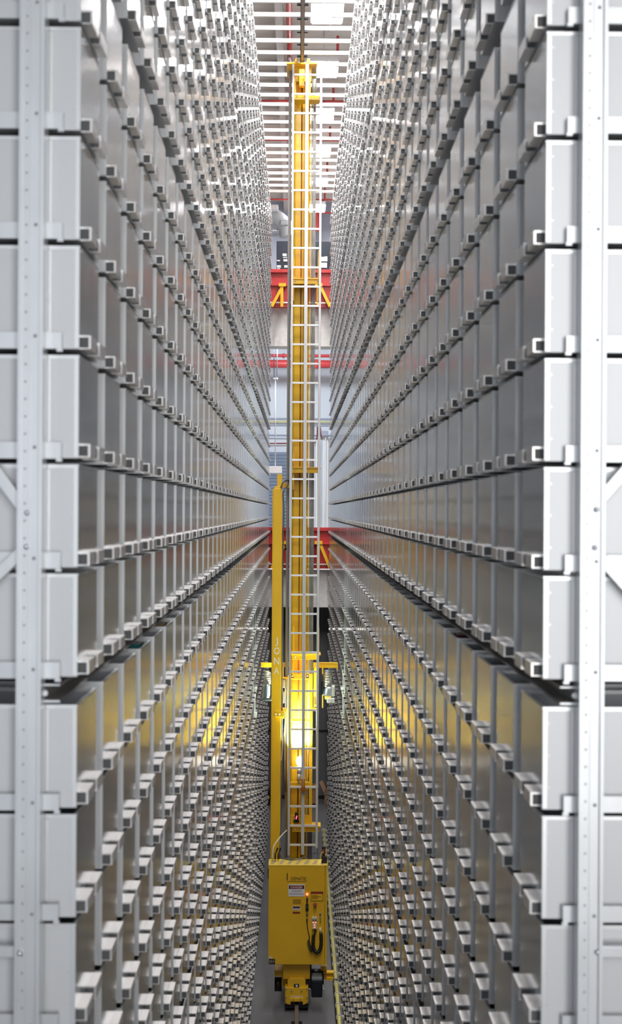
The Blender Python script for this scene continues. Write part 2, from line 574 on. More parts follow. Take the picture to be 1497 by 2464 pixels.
vs, fs, ms = [], [], []
base = 0
for sg, X in ((-1, XL), (1, XR)):
    t = far_template(sg)
    tv = np.array(t.v); tf = np.array(t.f); tm = np.array(t.m)
    for c in range(NCOL):
        for r, (z, tier, k) in enumerate(rows):
            if (sg, c, r) in chosen: continue
            vs.append(tv + np.array([X, Y0 + c * PY, z])); fs.append(tf + base); ms.append(tm)
            base += len(tv)
vs, fs, ms = np.concatenate(vs), np.concatenate(fs), np.concatenate(ms)
me = bpy.data.meshes.new('storage_bins_far')
me.vertices.add(len(vs)); me.vertices.foreach_set('co', vs.ravel())
me.loops.add(fs.size); me.loops.foreach_set('vertex_index', fs.ravel().astype(np.int32))
me.polygons.add(len(fs))
me.polygons.foreach_set('loop_start', np.arange(0, fs.size, 4, dtype=np.int32))
me.polygons.foreach_set('loop_total', np.full(len(fs), 4, dtype=np.int32))
for k in ('bin', 'bin_edge', 'handle', 'sleeve_dark', 'bin_side'): me.materials.append(M[k])
me.polygons.foreach_set('material_index', ms.astype(np.int32))
me.polygons.foreach_set('use_smooth', np.zeros(len(fs), dtype=bool))
me.update(calc_edges=True)
tag(link('storage_bins', me), 'thousands of grey metal bins farther along both rack faces down the aisle', 'bins', 'storage bins in the two racks', 'stuff')

# rack frames
GAPZ = [zrel(-5305 + 32), zrel(-3403 + 32), zrel(-1468), zrel(433.5), zrel(2335), zrel(4237)]
YEND = Y0 + NCOL * PY
RACK = {}
for sg, X, side in ((-1, XL, 'left'), (1, XR, 'right')):
    rk = thing('storage_rack', 'galvanised steel frame of the %s storage rack, post and braces at its near end' % side, 'rack', (X + sg * 0.2, Y0, 0))
    RACK[side] = rk
    # perforated upright in front of the bins
    ua, ub = (-0.858, -0.781) if sg < 0 else (0.869, 0.944)
    yf, yb = Y0 - 0.085, Y0 - 0.012
    up = MB()
    wmid = (ua + ub) / 2
    up.box(ua, ub, yf + 0.008, yf + 0.011, 0, 15.3)                   # face
    up.box(ua, ua + 0.004, yf + 0.011, yb, 0, 15.3)                   # flanges
    up.box(ub - 0.004, ub, yf + 0.011, yb, 0, 15.3)
    up.box(ua, ua + 0.009, yf, yf + 0.008, 0, 15.3)                   # raised outer ribs
    up.box(ub - 0.011, ub, yf - 0.004, yf + 0.008, 0, 15.3)
    up.box(wmid - 0.004, wmid - 0.001, yf + 0.005, yf + 0.008, 0, 15.3)
    zz = 5.4
    while zz < 10.2:
        up.cyl((wmid - 0.016, yf + 0.0075, zz), (wmid - 0.016, yf + 0.0085, zz), 0.0036, 8, 1)
        zz += 0.0533
    for z, tier, k in rows:
        if 5.4 < z < 10.2:
            up.cyl((wmid + 0.013, yf + 0.0075, z + 0.03), (wmid + 0.013, yf + 0.0085, z + 0.03), 0.006, 8, 1)
    u = obj('upright', up, ['galv', 'hole'], rk)
    ub2 = MB().box(sg * 1.74, sg * 1.82, yf, yb, 0, 15.3)
    obj('upright', ub2, 'galv', rk)
    # shelf supports: angle along each bin end, lip below
    for z, tier, k in rows:
        if not 5.2 < z < 10.4: continue
        xa = X + sg * (0.050 if sg < 0 else 0.062)
        sb = MB()
        sb.box(xa, X + sg * 1.2, Y0 - 0.030, Y0 - 0.027, z - 0.003, z + 0.048)
        sb.box(xa, X + sg * 1.2, Y0 - 0.027, Y0 - 0.003, z - 0.003, z - 0.0005)
        sb.box(xa, xa + sg * 0.002, Y0 - 0.027, Y0 - 0.003, z - 0.003, z + 0.048)
        sb.box(xa - sg * 0.004, xa + sg * 0.014, Y0 - 0.034, Y0 - 0.022, z - 0.012, z - 0.003)
        obj('shelf_support', sb, 'galv', rk)
    # tier beams in the wide gaps, C-channels open to the aisle
    for z in GAPZ:
        tb = MB()
        x0 = X + sg * 0.050; x1 = X + sg * 0.105
        tb.box(x0, x1, Y0 - 0.02, YEND, z + 0.016, z + 0.021, mm={'n': 1})  # flange end faces get a paler material for the light they catch
        tb.box(x0, x1, Y0 - 0.02, YEND, z - 0.036, z - 0.029, mm={'n': 1})
        tb.box(x1 - sg * 0.006, x1, Y0 - 0.019, YEND, z - 0.029, z + 0.016)
        tb.cyl((x1 - sg * 0.01, Y0 - 0.03, z - 0.006), (x1 - sg * 0.01, Y0 - 0.018, z - 0.006), 0.009, 10, 1)
        obj('tier_beam', tb, ['beam', 'galv'], rk)
    # sole beam and top beam
    obj('base_beam', MB().box(X + sg * 0.01, X + sg * 0.10, Y0, YEND, 0, 0.17), 'dark', rk)
    obj('top_beam', MB().box(X + sg * 0.03, X + sg * 0.10, Y0, YEND, 15.22, 15.30), 'galv', rk)
    # braces of the near end frame with their bolts
    yb0 = Y0 - 0.05

    def P(px, py):
        p = at(px, py, yb0); return p
    if sg < 0:
        segs = [((-130, 975), (66, 1236)), ((-130, 1503), (64, 1316))]
        bolts = [(65, 1234), (63, 1316), (47, 2294)]
        hor = (60, 2285)
    else:
        segs = [((1620, 1000), (1430, 1218)), ((1640, 1560), (1430, 1325))]
        bolts = [(1436, 1226), (1432, 1318), (1438, 2292)]
        hor = (1440, 2285)
    for a, b in segs:
        obj('cross_brace', MB().bar(P(*a), P(*b), 0.036, 0.020), 'galv', rk, 0.002)
    hz = P(*hor)
    obj('cross_brace', MB().box(hz.x, X + sg * 1.2, yb0 - 0.01, yb0 + 0.012, hz.z - 0.022, hz.z + 0.012), 'galv', rk, 0.002)
    for bx, by in bolts:
        p = at(bx, by, yf)
        bo = obj('bolt', MB().ball((p.x, yf + 0.002, p.z), 0.0085, 0, 10, 6), 'chrome', u)

# a few things in the open bins under the middle gap
for sg, c, cov, zt, label in ((-1, 3, 'teal', 0.318, 'teal bound volume in the open fourth bin under the left middle gap'),
                              (1, 4, 'maroon', 0.316, 'maroon volume in the open fifth bin under the right middle gap'),
                              (-1, 5, 'tan', 0.317, 'tan volume in the open sixth bin under the left middle gap')):
    X = XL if sg < 0 else XR
    zb = rows[7][0]
    y = Y0 + c * PY
    mb = MB()
    xa, xb = X + sg * 0.03, X + sg * 0.30
    mb.box(xa, xb, y + 0.25, y + 0.40, zb + 0.0045, zb + zt)
    bk = thing('book', label, 'book', (X + sg * 0.15, y + 0.27, zb + 0.005))
    obj('cover', mb, cov, bk, 0.002)
    obj('pages', MB().box(xa - sg * 0.0, xb - sg * 0.01, y + 0.265, y + 0.385, zb + zt, zb + zt + 0.001), 'clip', bk)

# ------------------------------------------------------------------ overhead: ties with guide rail, pipes, lamps
TIE_Z = CAM_Z + 7.57
MX = at(721, 1230, 22.6).x           # centre line of rail and mast
tf = thing('overhead_guide', 'white cross ties over the aisle carrying the brown crane guide rail', 'guide rail', (MX, 30, TIE_Z))
obj('guide_rail', MB().box(MX - 0.02, MX + 0.02, 5, 34.4, TIE_Z - 0.27, TIE_Z - 0.06).box(MX - 0.035, MX + 0.035, 5, 34.4, TIE_Z - 0.06, TIE_Z - 0.045),
    'toprail', tf)
tie_me = MB().box(XL - 0.1, XR + 0.1, -0.026, 0.026, -0.024, 0.034).box(XL - 0.1, XR + 0.1, -0.03, -0.026, -0.030, 0.034).mesh('cross_tie', ['tie'])
clip_me = MB().box(-0.085, 0.085, -0.03, 0.03, -0.062, -0.040).mesh('rail_clip', ['dark'])
for k in range(24, 50):
    y = Y0 + k * PY - 0.09
    link('cross_tie', tie_me, tf, (0 - MX, y - 30, 0))
    link('rail_clip', clip_me, tf, (0, y - 30, 0))

sp = thing('sprinkler_pipe', 'red sprinkler main pipe with branches under the ceiling left of the guide rail', 'pipe', (-0.21, 30, CAM_Z + 9.1))
obj('main_pipe', MB().cyl((-0.21, 8, CAM_Z + 9.1), (-0.21, 42.7, CAM_Z + 9.1), 0.052, 16), 'pipe', sp)
for y in (24.0, 27.2, 30.4, 33.6, 36.8, 40.0):
    bp = obj('branch_pipe', MB().cyl((-3.9, y, CAM_Z + 8.82), (3.9, y, CAM_Z + 8.82), 0.024, 10).cyl((-0.21, y, CAM_Z + 8.82), (-0.21, y, CAM_Z + 9.1), 0.03, 10)
             .cyl((0.72, y, CAM_Z + 8.82), (0.72, y, CAM_Z + 9.15), 0.026, 8), 'pipe', sp)
    obj('sprinkler_head', MB().cyl((-0.21, y + 0.9, CAM_Z + 8.98), (-0.21, y + 0.9, CAM_Z + 9.06), 0.035, 8, 0, 0.02), 'chrome', bp)

NTH = ['nearest', 'second nearest', 'third nearest', 'fourth nearest', 'fifth nearest', 'farthest']
for i, y in enumerate((24.43, 27.5, 30.65, 33.8, 36.95, 40.1)):
    lt = thing('ceiling_light', '%s of the glowing white ceiling lights right of the guide rail' % NTH[i], 'ceiling light', (LAMP_X, y, LAMP_Z), 'ceiling lights over the aisle')
    h = MB().box(LAMP_X - 0.28, LAMP_X + 0.28, y - 0.48, y + 0.48, LAMP_Z + 0.004, LAMP_Z + 0.09)
    h.box(LAMP_X - 0.12, LAMP_X + 0.12, y - 0.3, y + 0.3, LAMP_Z + 0.09, LAMP_Z + 0.16)
    obj('housing', h, 'white', lt)
    obj('diffuser', MB().box(LAMP_X - 0.255, LAMP_X + 0.255, y - 0.46, y + 0.46, LAMP_Z - 0.02, LAMP_Z + 0.004), 'lamp', lt)
    obj('hanger', MB().cyl((LAMP_X, y, LAMP_Z + 0.16), (LAMP_X, y, 17.16), 0.008, 6), 'galv', lt)

# ------------------------------------------------------------------ stacker crane
YC = 22.6                            # ladder plane
CF = 21.9                            # cabinet front plane
cr = thing('stacker_crane', 'tall yellow crane mast with aluminium ladder and yellow control cabinet in mid aisle', 'crane', (MX, 22.6, 0))


def X(px, Y, py=1230): return at(px, py, Y).x
def Z(py, Y, px=720): return at(px, py, Y).z


# mast: two yellow columns with the red cable running in the slot between them
YM = 22.98
xa, xb, xc, xd = X(702.5, YM), X(720, YM), X(722, YM), X(741, YM)
mtop = Z(152, YM)
r = (xb - xa)
poly = [(xa, YM + 0.40), (xa, YM + 0.03), (xa + r * 0.12, YM + 0.008), (xa + r * 0.3, YM), (xa + r * 0.95, YM), (xb, YM + 0.006), (xb, YM + 0.40)]
mast = MB().prism(poly[::-1], 0.35, mtop, 0, 'xy')
r2 = xd - xc
poly = [(xc, YM + 0.42), (xc, YM + 0.006), (xc + r2 * 0.04, YM), (xc + r2 * 0.6, YM), (xd, YM + 0.06), (xd, YM + 0.42)]
mast.prism(poly[::-1], 0.35, mtop, 0, 'xy')
mast.box(xb - 0.01, xc + 0.01, YM + 0.02, YM + 0.3, 0.35, mtop)
# flange seams of the mast sections
for py in (668, 1123, 1575):
    mast.box(xa - 0.004, xd + 0.004, YM - 0.006, YM + 0.4, Z(py + 1.5, YM), Z(py - 1.5, YM))
obj('mast', mast, 'yellow', cr)
obj('lifting_cable', MB().cyl((X(721, YM), YM - 0.004, 1.2), (X(721, YM), YM - 0.004, mtop - 0.3), 0.0065, 8), 'redcable', cr)
yl = MB()
yl.box(X(742.2, 23), X(744.2, 23), 23.02, 23.06, 0.6, mtop - 0.4)
obj('edge_strip', yl, 'yellow_edge', cr)
obj('edge_strip', MB().cyl((X(746, 23), 23.0, 0.6), (X(746, 23), 23.0, mtop - 0.4), 0.009, 8), 'steel', cr)
# grey guide columns either side
gl = MB()
gl.box(X(688.8, 23.05), X(696, 23.05), 23.05, 23.30, 0.5, mtop - 0.05)
gl.box(X(691, 23.05), X(692, 23.05), 23.035, 23.05, 0.5, mtop - 0.05)
gl.box(X(694, 23.05), X(695.2, 23.05), 23.03, 23.05, 0.5, mtop - 0.05)
obj('guide_column', gl, 'steel', cr)
gr = MB()
gr.box(X(748, 23.05), X(755.5, 23.05), 23.05, 23.30, 0.5, mtop - 0.5)
gr.box(X(750, 23.05), X(750.8, 23.05), 23.035, 23.05, 0.5, mtop - 0.5)
gr.box(X(752.6, 23.05), X(753.6, 23.05), 23.03, 23.05, 0.5, mtop - 0.5)
obj('guide_column', gr, 'steel', cr)
# mast head
YH = 22.85
hd = MB()
hd.rect(690, 150, 763, 154, 22.7, 0.75)                     # cap plate
hd.rect(707, 156, 750, 196, YH, 0.1)
for a, b in ((709, 717), (737, 748)):                       # lugs beside the rail
    p0, p1 = X(a, YH, 145), X(b, YH, 145)
    zb, zt = Z(150, YH), Z(140, YH)
    hd.prism([(p0, zb), (p1, zb), (p1 - (p1 - p0) * 0.25, zt), (p0 + (p1 - p0) * 0.25, zt)], YH, YH + 0.35, 0, 'xz')
hd.rect(706, 230, 769, 240, 22.66, 0.25)                    # lower cross bar
hd.rect(709, 196, 713, 232, YH, 0.15).rect(741, 196, 748, 232, YH, 0.15)
mh = obj('mast_head', hd, 'yellow', cr, 0.004)
obj('cover_box', MB().rect(720, 166, 733, 206, 22.72, 0.12), 'yellow', mh, 0.003)
for px, py in ((717, 172), (717, 206), (715, 232), (733, 206)):
    p = at(px, py, 22.84 if py < 225 else 22.65)
    obj('bolt', MB().ball(p, 0.011, 0, 8, 5), 'chrome', mh)
pc = at(756, 216, 22.95)
obj('pulley', MB().cyl((pc.x - 0.035, pc.y, pc.z), (pc.x + 0.035, pc.y, pc.z), 0.17, 28).cyl((pc.x - 0.043, pc.y, pc.z), (pc.x + 0.043, pc.y, pc.z), 0.06, 16), 'steel', mh)
obj('pulley_bracket', MB().rect(759, 228, 766, 243, 22.8, 0.1), 'galv', mh, 0.003)

# ladder
lad = obj('ladder_stile', MB().box(X(697.3, YC), X(702.3, YC), YC - 0.03, YC + 0.045, Z(2058, YC), Z(156, YC)), 'alu', cr, 0.003)
obj('ladder_stile', MB().box(X(764, YC), X(769.6, YC), YC - 0.03, YC + 0.045, Z(2040, YC), Z(170, YC)), 'alu', cr, 0.003)
sr = MB().box(X(729.2, YC), X(737, YC), YC - 0.045, YC - 0.01, Z(2055, YC), Z(155, YC))
sr.box(X(731.9, YC), X(732.4, YC), YC - 0.048, YC - 0.045, Z(2055, YC), Z(155, YC))
sr.box(X(733.9, YC), X(734.4, YC), YC - 0.048, YC - 0.045, Z(2055, YC), Z(155, YC))
srail = obj('safety_rail', sr, 'alu', cr)
rm_ = MB().box(X(702.3, YC), X(764, YC), -0.014, 0.024, -0.0135, 0.0135)
rm_.box(X(702.3, YC), X(764, YC), -0.010, 0.020, 0.0135, 0.0155)
rung_me = rm_.mesh('rung', ['rung'])
zb = Z(2033, YC)
NR = 41
dz = (Z(180, YC) - zb) / (NR - 1)
for i in range(NR):
    o = link('rung', rung_me, cr)
    o.matrix_parent_inverse = Matrix.Translation(cr.location).inverted()
    o.location = (0, YC, zb + i * dz)
# yellow brackets that carry the ladder, with upright fins
for py, full in ((677, 1), (1132, 1), (1581, 1), (1996, 0)):
    b = MB()
    b.rect(701, py - 8, 772, py - 5, 22.68, 0.3)
    b.rect(703, py - 5, 768, py + 6, 22.70, 0.02)
    br = obj('ladder_bracket', b, 'yellow', cr, 0.002)
    if full:
        for fx in (704.5, 764.5):
            f0, f1 = X(fx, 22.72, py), X(fx + 3.6, 22.72, py)
            obj('fin', MB().prism([(f0, Z(py - 5, 22.72)), (f1, Z(py - 5, 22.72)), (f1, Z(py - 72, 22.72)), (f0 + 0.006, Z(py - 76, 22.72)), (f0, Z(py - 72, 22.72))],
                                  22.70, 22.95, 0, 'xz'), 'yellow', br)
            obj('fin', MB().rect(fx, py + 6, fx + 3, py + 46, 22.74, 0.2), 'yellow', br)
    for bx in (711, 765):
        p = at(bx, py, 22.695)
        obj('bolt', MB().ball(p, 0.012, 0, 8, 5), 'chrome', br)

# tall cable trough with white lettering
YT = 22.75
ct = MB().box(X(654.5, YT + 0.1, 1500), X(657.2, YT, 1500), YT, YT + 0.18, Z(2075, YT), Z(1177, YT), 0)
ct.box(X(657.2, YT, 1500), X(677.6, YT, 1500), YT - 0.012, YT + 0.18, Z(2075, YT), Z(1177, YT), 0)
ct.rect(660.5, 1170, 676.5, 1178, YT + 0.01, 0.15)
tr = obj('cable_trough', ct, 'yellow', cr, 0.002)
obj('trough_cap', MB().rect(667, 1141, 679, 1171, YT + 0.02, 0.12), 'yellow', tr, 0.002)
for ch, x0, y0, x1, y1 in (('J', 662.4, 1534.5, 668.8, 1554.5), ('O', 659.5, 1558, 673, 1574.5), ('N', 659.5, 1582.5, 672, 1599), ('A', 659, 1606, 671.6, 1622.5)):
    sub(text('letter', ch, x0, y0, x1, y1, YT - 0.0135, 'letter', tr), 'white letter %s' % ch)
kb = obj('trough_bracket', MB().rect(662, 1711, 684, 1725, 22.70, 0.03).rect(680, 1706, 690, 1729, 22.73, 0.2), 'yellow', cr, 0.002)
for bx in (663.8, 672.8):
    p = at(bx, 1719, 22.695)
    obj('bolt', MB().ball(p, 0.014, 0, 8, 5), 'chrome', kb)
obj('trough_bracket', MB().rect(678, 1162, 696, 1174, 22.83, 0.1), 'yellow', cr, 0.002)
obj('cable_clip', MB().rect(678, 1313, 685, 1322, 22.83, 0.06), 'yellow', cr, 0.002)
obj('cable_clip', MB().ball(at(687, 1320, 22.83), 0.022), 'black', cr)


def pxpath(pts, n=6):
    """smooth path through (px, py, Y) points"""
    w = [at(*p) for p in pts]
    out = []
    for i in range(len(w) - 1):
        p0, p1, p2, p3 = w[max(i - 1, 0)], w[i], w[i + 1], w[min(i + 2, len(w) - 1)]
        for k in range(n):
            t = k / n
            out.append(0.5 * ((2 * p1) + (p2 - p0) * t + (2 * p0 - 5 * p1 + 4 * p2 - p3) * t * t + (3 * p1 - p0 - 3 * p2 + p3) * t ** 3))
    out.append(w[-1])
    return out


obj('power_cable', MB().tube(pxpath([(676, 1174, 22.72), (680, 1163, 22.72), (687, 1157, 22.75), (695, 1156, 22.85)]), 0.013), 'cable', cr)
obj('power_cable', MB().tube(pxpath([(695, 1158, 22.85), (692, 1168, 22.8), (684, 1180, 22.75), (681, 1192, 22.75), (683, 1230, 22.75), (681, 1330, 22.75), (680, 1500, 22.75),
                                      (678.5, 1700, 22.75), (677, 1900, 22.75), (675, 2000, 22.75), (674, 2040, 22.6), (679, 2062, 22.3), (698, 2068, 22.2), (722, 2066, 22.2), (738, 2060, 22.3)]), 0.011), 'cable', cr)
obj('power_cable', MB().tube(pxpath([(686, 1712, 22.6), (685, 1740, 22.6), (680, 1800, 22.6), (677, 1830, 22.6)]), 0.008), 'clip', cr)
obj('power_cable', MB().tube(pxpath([(690, 1998, 22.55), (678, 2010, 22.4), (664, 2028, 22.25), (658, 2040, 22.15), (655, 2066, 22.1)]), 0.010), 'clip', cr)
for x0 in (662.5, 670):
    obj('power_cable', MB().tube(pxpath([(x0 + 6, 2040, 22.15), (x0 + 3, 2048, 22.15), (x0, 2056, 22.12), (x0, 2068, 22.1)]), 0.012), 'black', cr)

# carriage with its frame, arms and motors
YK = 22.86
cg = MB()
cg.rect(691.5, 1625, 695, 2000, YK, 0.06).rect(744, 1622, 752, 2000, YK, 0.08)
cg.rect(700, 1622, 744, 1632, YK - 0.02, 0.05).rect(702, 1632, 742, 1635, YK - 0.05, 0.1)
cg.rect(699, 1731, 744, 1736, YK, 0.06).rect(699, 1882, 744, 1893, YK, 0.06)
cg.rect(699, 1962, 744, 1986, YK, 0.05)
carr = obj('carriage', cg, 'yellow', cr, 0.003)
obj('carriage_arm', MB().rect(628, 1595, 696, 1606, 23.1, 0.08).rect(628, 1594, 654, 1596, 23.06, 0.04), 'yellow', carr, 0.003)
ra = MB().rect(754, 1595, 811, 1607, 23.0, 0.08).rect(770, 1594, 812, 1596, 22.96, 0.04)
ra.rect(755, 1606, 766, 1700, 23.05, 0.06).rect(775, 1606, 778, 1622, 22.98, 0.04).rect(811, 1596, 813, 1612, 22.98, 0.04)
obj('carriage_arm', ra, 'yellow', carr, 0.003)
obj('carriage_arm', MB().rect(754, 1676, 757, 1703, 22.9, 0.06).rect(752, 1705, 763, 1709, 22.88, 0.1).rect(757, 1677, 762, 1696, 22.96, 0.06)
    .rect(775, 1672, 778, 1704, 22.95, 0.04), 'yellow_edge', carr, 0.003)
obj('carriage_arm', MB().rect(680, 1606, 683, 1632, 23.0, 0.05).rect(680, 1630, 694, 1633, 22.95, 0.12), 'yellow', carr)
obj('carriage_plate', MB().rect(684, 1605, 694, 1630, 23.1, 0.05), 'dark', carr)
obj('carriage_plate', MB().rect(741, 1606, 753, 1640, 23.2, 0.05), 'dark', carr)
obj('roller', MB().rect(680, 1635, 686, 1655, 23.0, 0.1), 'tan', carr, 0.01)
obj('roller', MB().rect(681, 1664, 686, 1692, 23.0, 0.1), 'tan', carr, 0.01)
obj('guide_tube', MB().cyl(at(688, 1655, 22.9), at(686, 1905, 22.9), 0.022, 16), 'motor', carr)  # blue-grey tube in place of the lit stretch of the guide column
obj('guide_tube', MB().cyl(at(742.6, 1640, 22.9), at(741.4, 1870, 22.9), 0.007, 8), 'chrome', carr)
for bx in (704, 740):
    p = at(bx, 1627, YK - 0.03)
    obj('bolt_plate', MB().rect(bx - 3, 1623, bx + 3, 1631, YK - 0.026, 0.006), 'dark', carr)
    obj('bolt', MB().ball(p, 0.017, 0, 10, 6), 'sign_white', carr)
for fx0, fx1, y0, y1, ff in ((636, 652, 1619, 1646, 0), (776.5, 798, 1617, 1652, 1)):
    a = at((fx0 + fx1) / 2, y0, 23.2); b = at((fx0 + fx1) / 2, y1, 23.2)
    rr = (X(fx1, 23.2) - X(fx0, 23.2)) / 2
    m_ = MB().cyl(b, a, rr, 24).cyl(a, a + Vector((0, 0, 0.03)), rr, 24, 1, rr * 0.7)
    for k in range(6):
        zz = b.z + (a.z - b.z) * (k + 0.5) / 6
        m_.cyl((a.x, a.y, zz - 0.006), (a.x, a.y, zz + 0.006), rr * 1.05, 24)
    mo = obj('motor', m_, ['steel', 'motor'], carr)
    if not ff:
        obj('gearbox', MB().rect(638, 1646, 650, 1682, 23.1, 0.2), 'motor', mo, 0.03)
        obj('motor_base', MB().rect(632, 1650, 638, 1682, 23.15, 0.2), 'steel', mo, 0.01)
        obj('terminal_box', MB().rect(631, 1680, 654, 1687, 23.1, 0.25), 'black', mo, 0.01)
    else:
        obj('gearbox', MB().rect(783, 1652, 799, 1679, 23.1, 0.2), 'motor', mo, 0.03)
        obj('motor_base', MB().rect(773, 1640, 786, 1674, 23.15, 0.2), 'dark', mo, 0.02)
        obj('terminal_box', MB().rect(798, 1650, 806, 1676, 23.1, 0.15), 'galv', mo, 0.01)
        obj('terminal_box', MB().rect(787, 1680, 805, 1692, 23.05, 0.15), 'galv', mo, 0.01)
        obj('motor_base', MB().rect(782, 1676, 797, 1683, 23.06, 0.15), 'yellow_edge', mo, 0.006)

# position sensor with a red light
ss = obj('position_sensor', MB().rect(709.5, 1957, 718.5, 1978, 22.74, 0.08).rect(706, 1975, 720, 1980, 22.74, 0.1), 'dark', cr, 0.006)
sub(obj('indicator', MB().cyl(at(712.5, 1971, 22.735), at(714.5, 1963, 22.735), 0.009, 8), 'led', ss), 'lit red indicator')

# control cabinet
cabm = MB().rect(646, 2081.5, 781.5, 2321, CF, 0.365)
cabm.rect(782, 2081.5, 787, 2321, CF + 0.004, 0.361)
cab = obj('control_cabinet', cabm, 'yellow', cr, 0.004)
ct_ = CF + 0.365
x0c, x1c = X(646, CF, 2200), X(787, CF, 2200)
ztop = Z(2081.5, CF)
hz = MB()
n = 7
for i in range(n):
    a = x0c + (x1c - x0c) * (i + 0.15) / n; w_ = (x1c - x0c) / n * 0.42
    zt = ztop + 0.0015
    b = len(hz.v)
    hz.v += [(a, CF + 0.05, zt), (a + w_, CF + 0.05, zt), (a + w_ + 0.05, CF + 0.30, zt), (a + 0.05, CF + 0.30, zt)]
    hz.face((b, b + 1, b + 2, b + 3))
obj('hazard_stripes', hz, 'hz', cab)
lid = MB().box(x0c - 0.004, x1c + 0.004, CF - 0.003, ct_ + 0.004, ztop - 0.012, ztop)
obj('cabinet_lid', lid, 'yellow_edge', cab, 0.002)
D = CF - 0.003
obj('hinge', MB().rect(644.4, 2090, 646.2, 2114, CF + 0.02, 0.03), 'black', cab)
# maker's mark
obj('maker_mark', MB().rect(690.2, 2101, 692.3, 2118, D, 0.004), 'ink', cab)
text('maker_name', 'DEMATIC', 700.8, 2110.5, 737.8, 2118.3, D, 'ink', cab)
obj('maker_line', MB().rect(690, 2120.4, 737, 2121.8, D + 0.002, 0.002), 'ink_soft', cab)
# danger sign
sg_ = obj('danger_sign', MB().rect(694, 2127.8, 733.3, 2157, D, 0.004), 'sign_white', cab)
obj('sign_header', MB().rect(695.3, 2130.5, 732, 2139, D - 0.001, 0.002), 'ink', sg_)
ov = MB(); c0 = at(713.6, 2134.8, D - 0.002)
ov.prism([(c0.x + 0.112 * math.cos(t * math.pi / 16), c0.z + 0.027 * math.sin(t * math.pi / 16)) for t in range(32)][::-1], D - 0.002, D - 0.001, 0, 'xz')
obj('sign_oval', ov, 'sign_red', sg_)
text('sign_text', 'DANGER', 699.5, 2132, 727.8, 2137.6, D - 0.003, 'sign_white', sg_)
text('sign_text', 'THIS EQUIPMENT', 700.8, 2142.2, 726, 2147, D - 0.001, 'ink', sg_)
text('sign_text', 'STARTS AUTOMATICALLY', 695.4, 2149, 731.6, 2153.4, D - 0.001, 'ink', sg_)
# other plates on the door
pl = obj('rating_plate', MB().rect(703, 2162, 726, 2176, D + 0.001, 0.003), 'yellow', cab)
for y in (2164.2, 2167.2, 2170.2, 2173.0):
    obj('plate_line', MB().rect(704.5, y, 724.5, y + 1.5, D, 0.002), 'ink_soft', pl)
vl = obj('voltage_label', MB().rect(704.2, 2180, 722.6, 2190, D, 0.004), 'sign_white', cab)
obj('label_header', MB().rect(705, 2181, 721.8, 2185.5, D - 0.001, 0.002), 'ink', vl)
text('label_text', 'DANGER', 707.5, 2181.6, 719.5, 2185, D - 0.002, 'sign_red', vl)
text('label_text', 'HIGH VOLTAGE', 705.4, 2186.6, 721.2, 2189, D - 0.001, 'ink', vl)
sub(obj('warning_strip', MB().rect(704.3, 2194, 722, 2198.5, D, 0.004), 'sign_red2', cab), 'brick red warning strip')
wl = obj('warning_label', MB().rect(748.2, 2145.6, 777.8, 2168.4, D, 0.004), 'ink', cab)
obj('label_panel', MB().rect(749.2, 2151.2, 776.8, 2167.4, D - 0.001, 0.002), 'yellow', wl)
obj('label_header', MB().rect(749.2, 2146.4, 776.8, 2151.2, D - 0.001, 0.002), 'sign_red', wl)
for y, x1 in ((2154, 764), (2156.6, 773), (2159.2, 766), (2161.8, 765)):
    obj('label_line', MB().rect(751, y, x1, y + 1.3, D - 0.002, 0.001), 'ink_soft', wl)
sub(obj('pilot_light', MB().ball(at(739.3, 2152, CF - 0.012), 0.017, 0, 12, 8, 1.15), 'red_lit', cab), 'glowing red pilot light')
obj('key_switch', MB().cyl(at(739.2, 2163, CF), at(739.2, 2163, CF - 0.03), 0.018, 14).rect(738, 2163, 740.6, 2174, CF - 0.022, 0.012), 'black', cab)
obj('selector_knob', MB().cyl(at(739, 2178, CF), at(739, 2178, CF - 0.04), 0.024, 16).rect(737.6, 2174, 740.4, 2182, CF - 0.05, 0.012), 'black', cab)
obj('socket', MB().rect(735.6, 2185.5, 742.6, 2193, CF - 0.025, 0.03), 'black', cab, 0.004)
obj('socket', MB().cyl(at(739, 2201.5, CF), at(739, 2201.5, CF - 0.015), 0.016, 12), 'black', cab)
es = obj('emergency_stop', MB().cyl(at(758, 2176.5, CF), at(758, 2176.5, CF - 0.03), 0.016, 14).cyl(at(758, 2177, CF - 0.03), at(758, 2177, CF - 0.055), 0.031, 20, 0, 0.024), 'sign_red', cab)
sub(es, 'red mushroom stop button')
# cord from the lower socket, coil, pendant control
obj('straight_cord', MB().cyl(at(739, 2213, CF), at(739, 2213, CF - 0.03), 0.016, 12)
    .tube(pxpath([(739, 2213, CF - 0.03), (739.5, 2225, CF - 0.02), (742, 2242, CF - 0.015), (745, 2257, CF - 0.02), (742, 2261, CF - 0.025)]), 0.006), 'black', cab)


def coil(path, R_, turns, r_, n=10):
    L = len(path); out = []
    N = turns * n
    a = Vector((0, 1, 0))
    for i in range(N + 1):
        t = i / N * (L - 1); k = min(int(t), L - 2); f = t - k
        p = path[k].lerp(path[k + 1], f)
        d = (path[k + 1] - path[k]).normalized()
        u = (a - d * a.dot(d)).normalized(); w_ = d.cross(u)
        th = 2 * math.pi * i / n
        out.append(p + u * (math.cos(th) * R_) + w_ * (math.sin(th) * R_))
    return MB().tube(out, r_, 6)


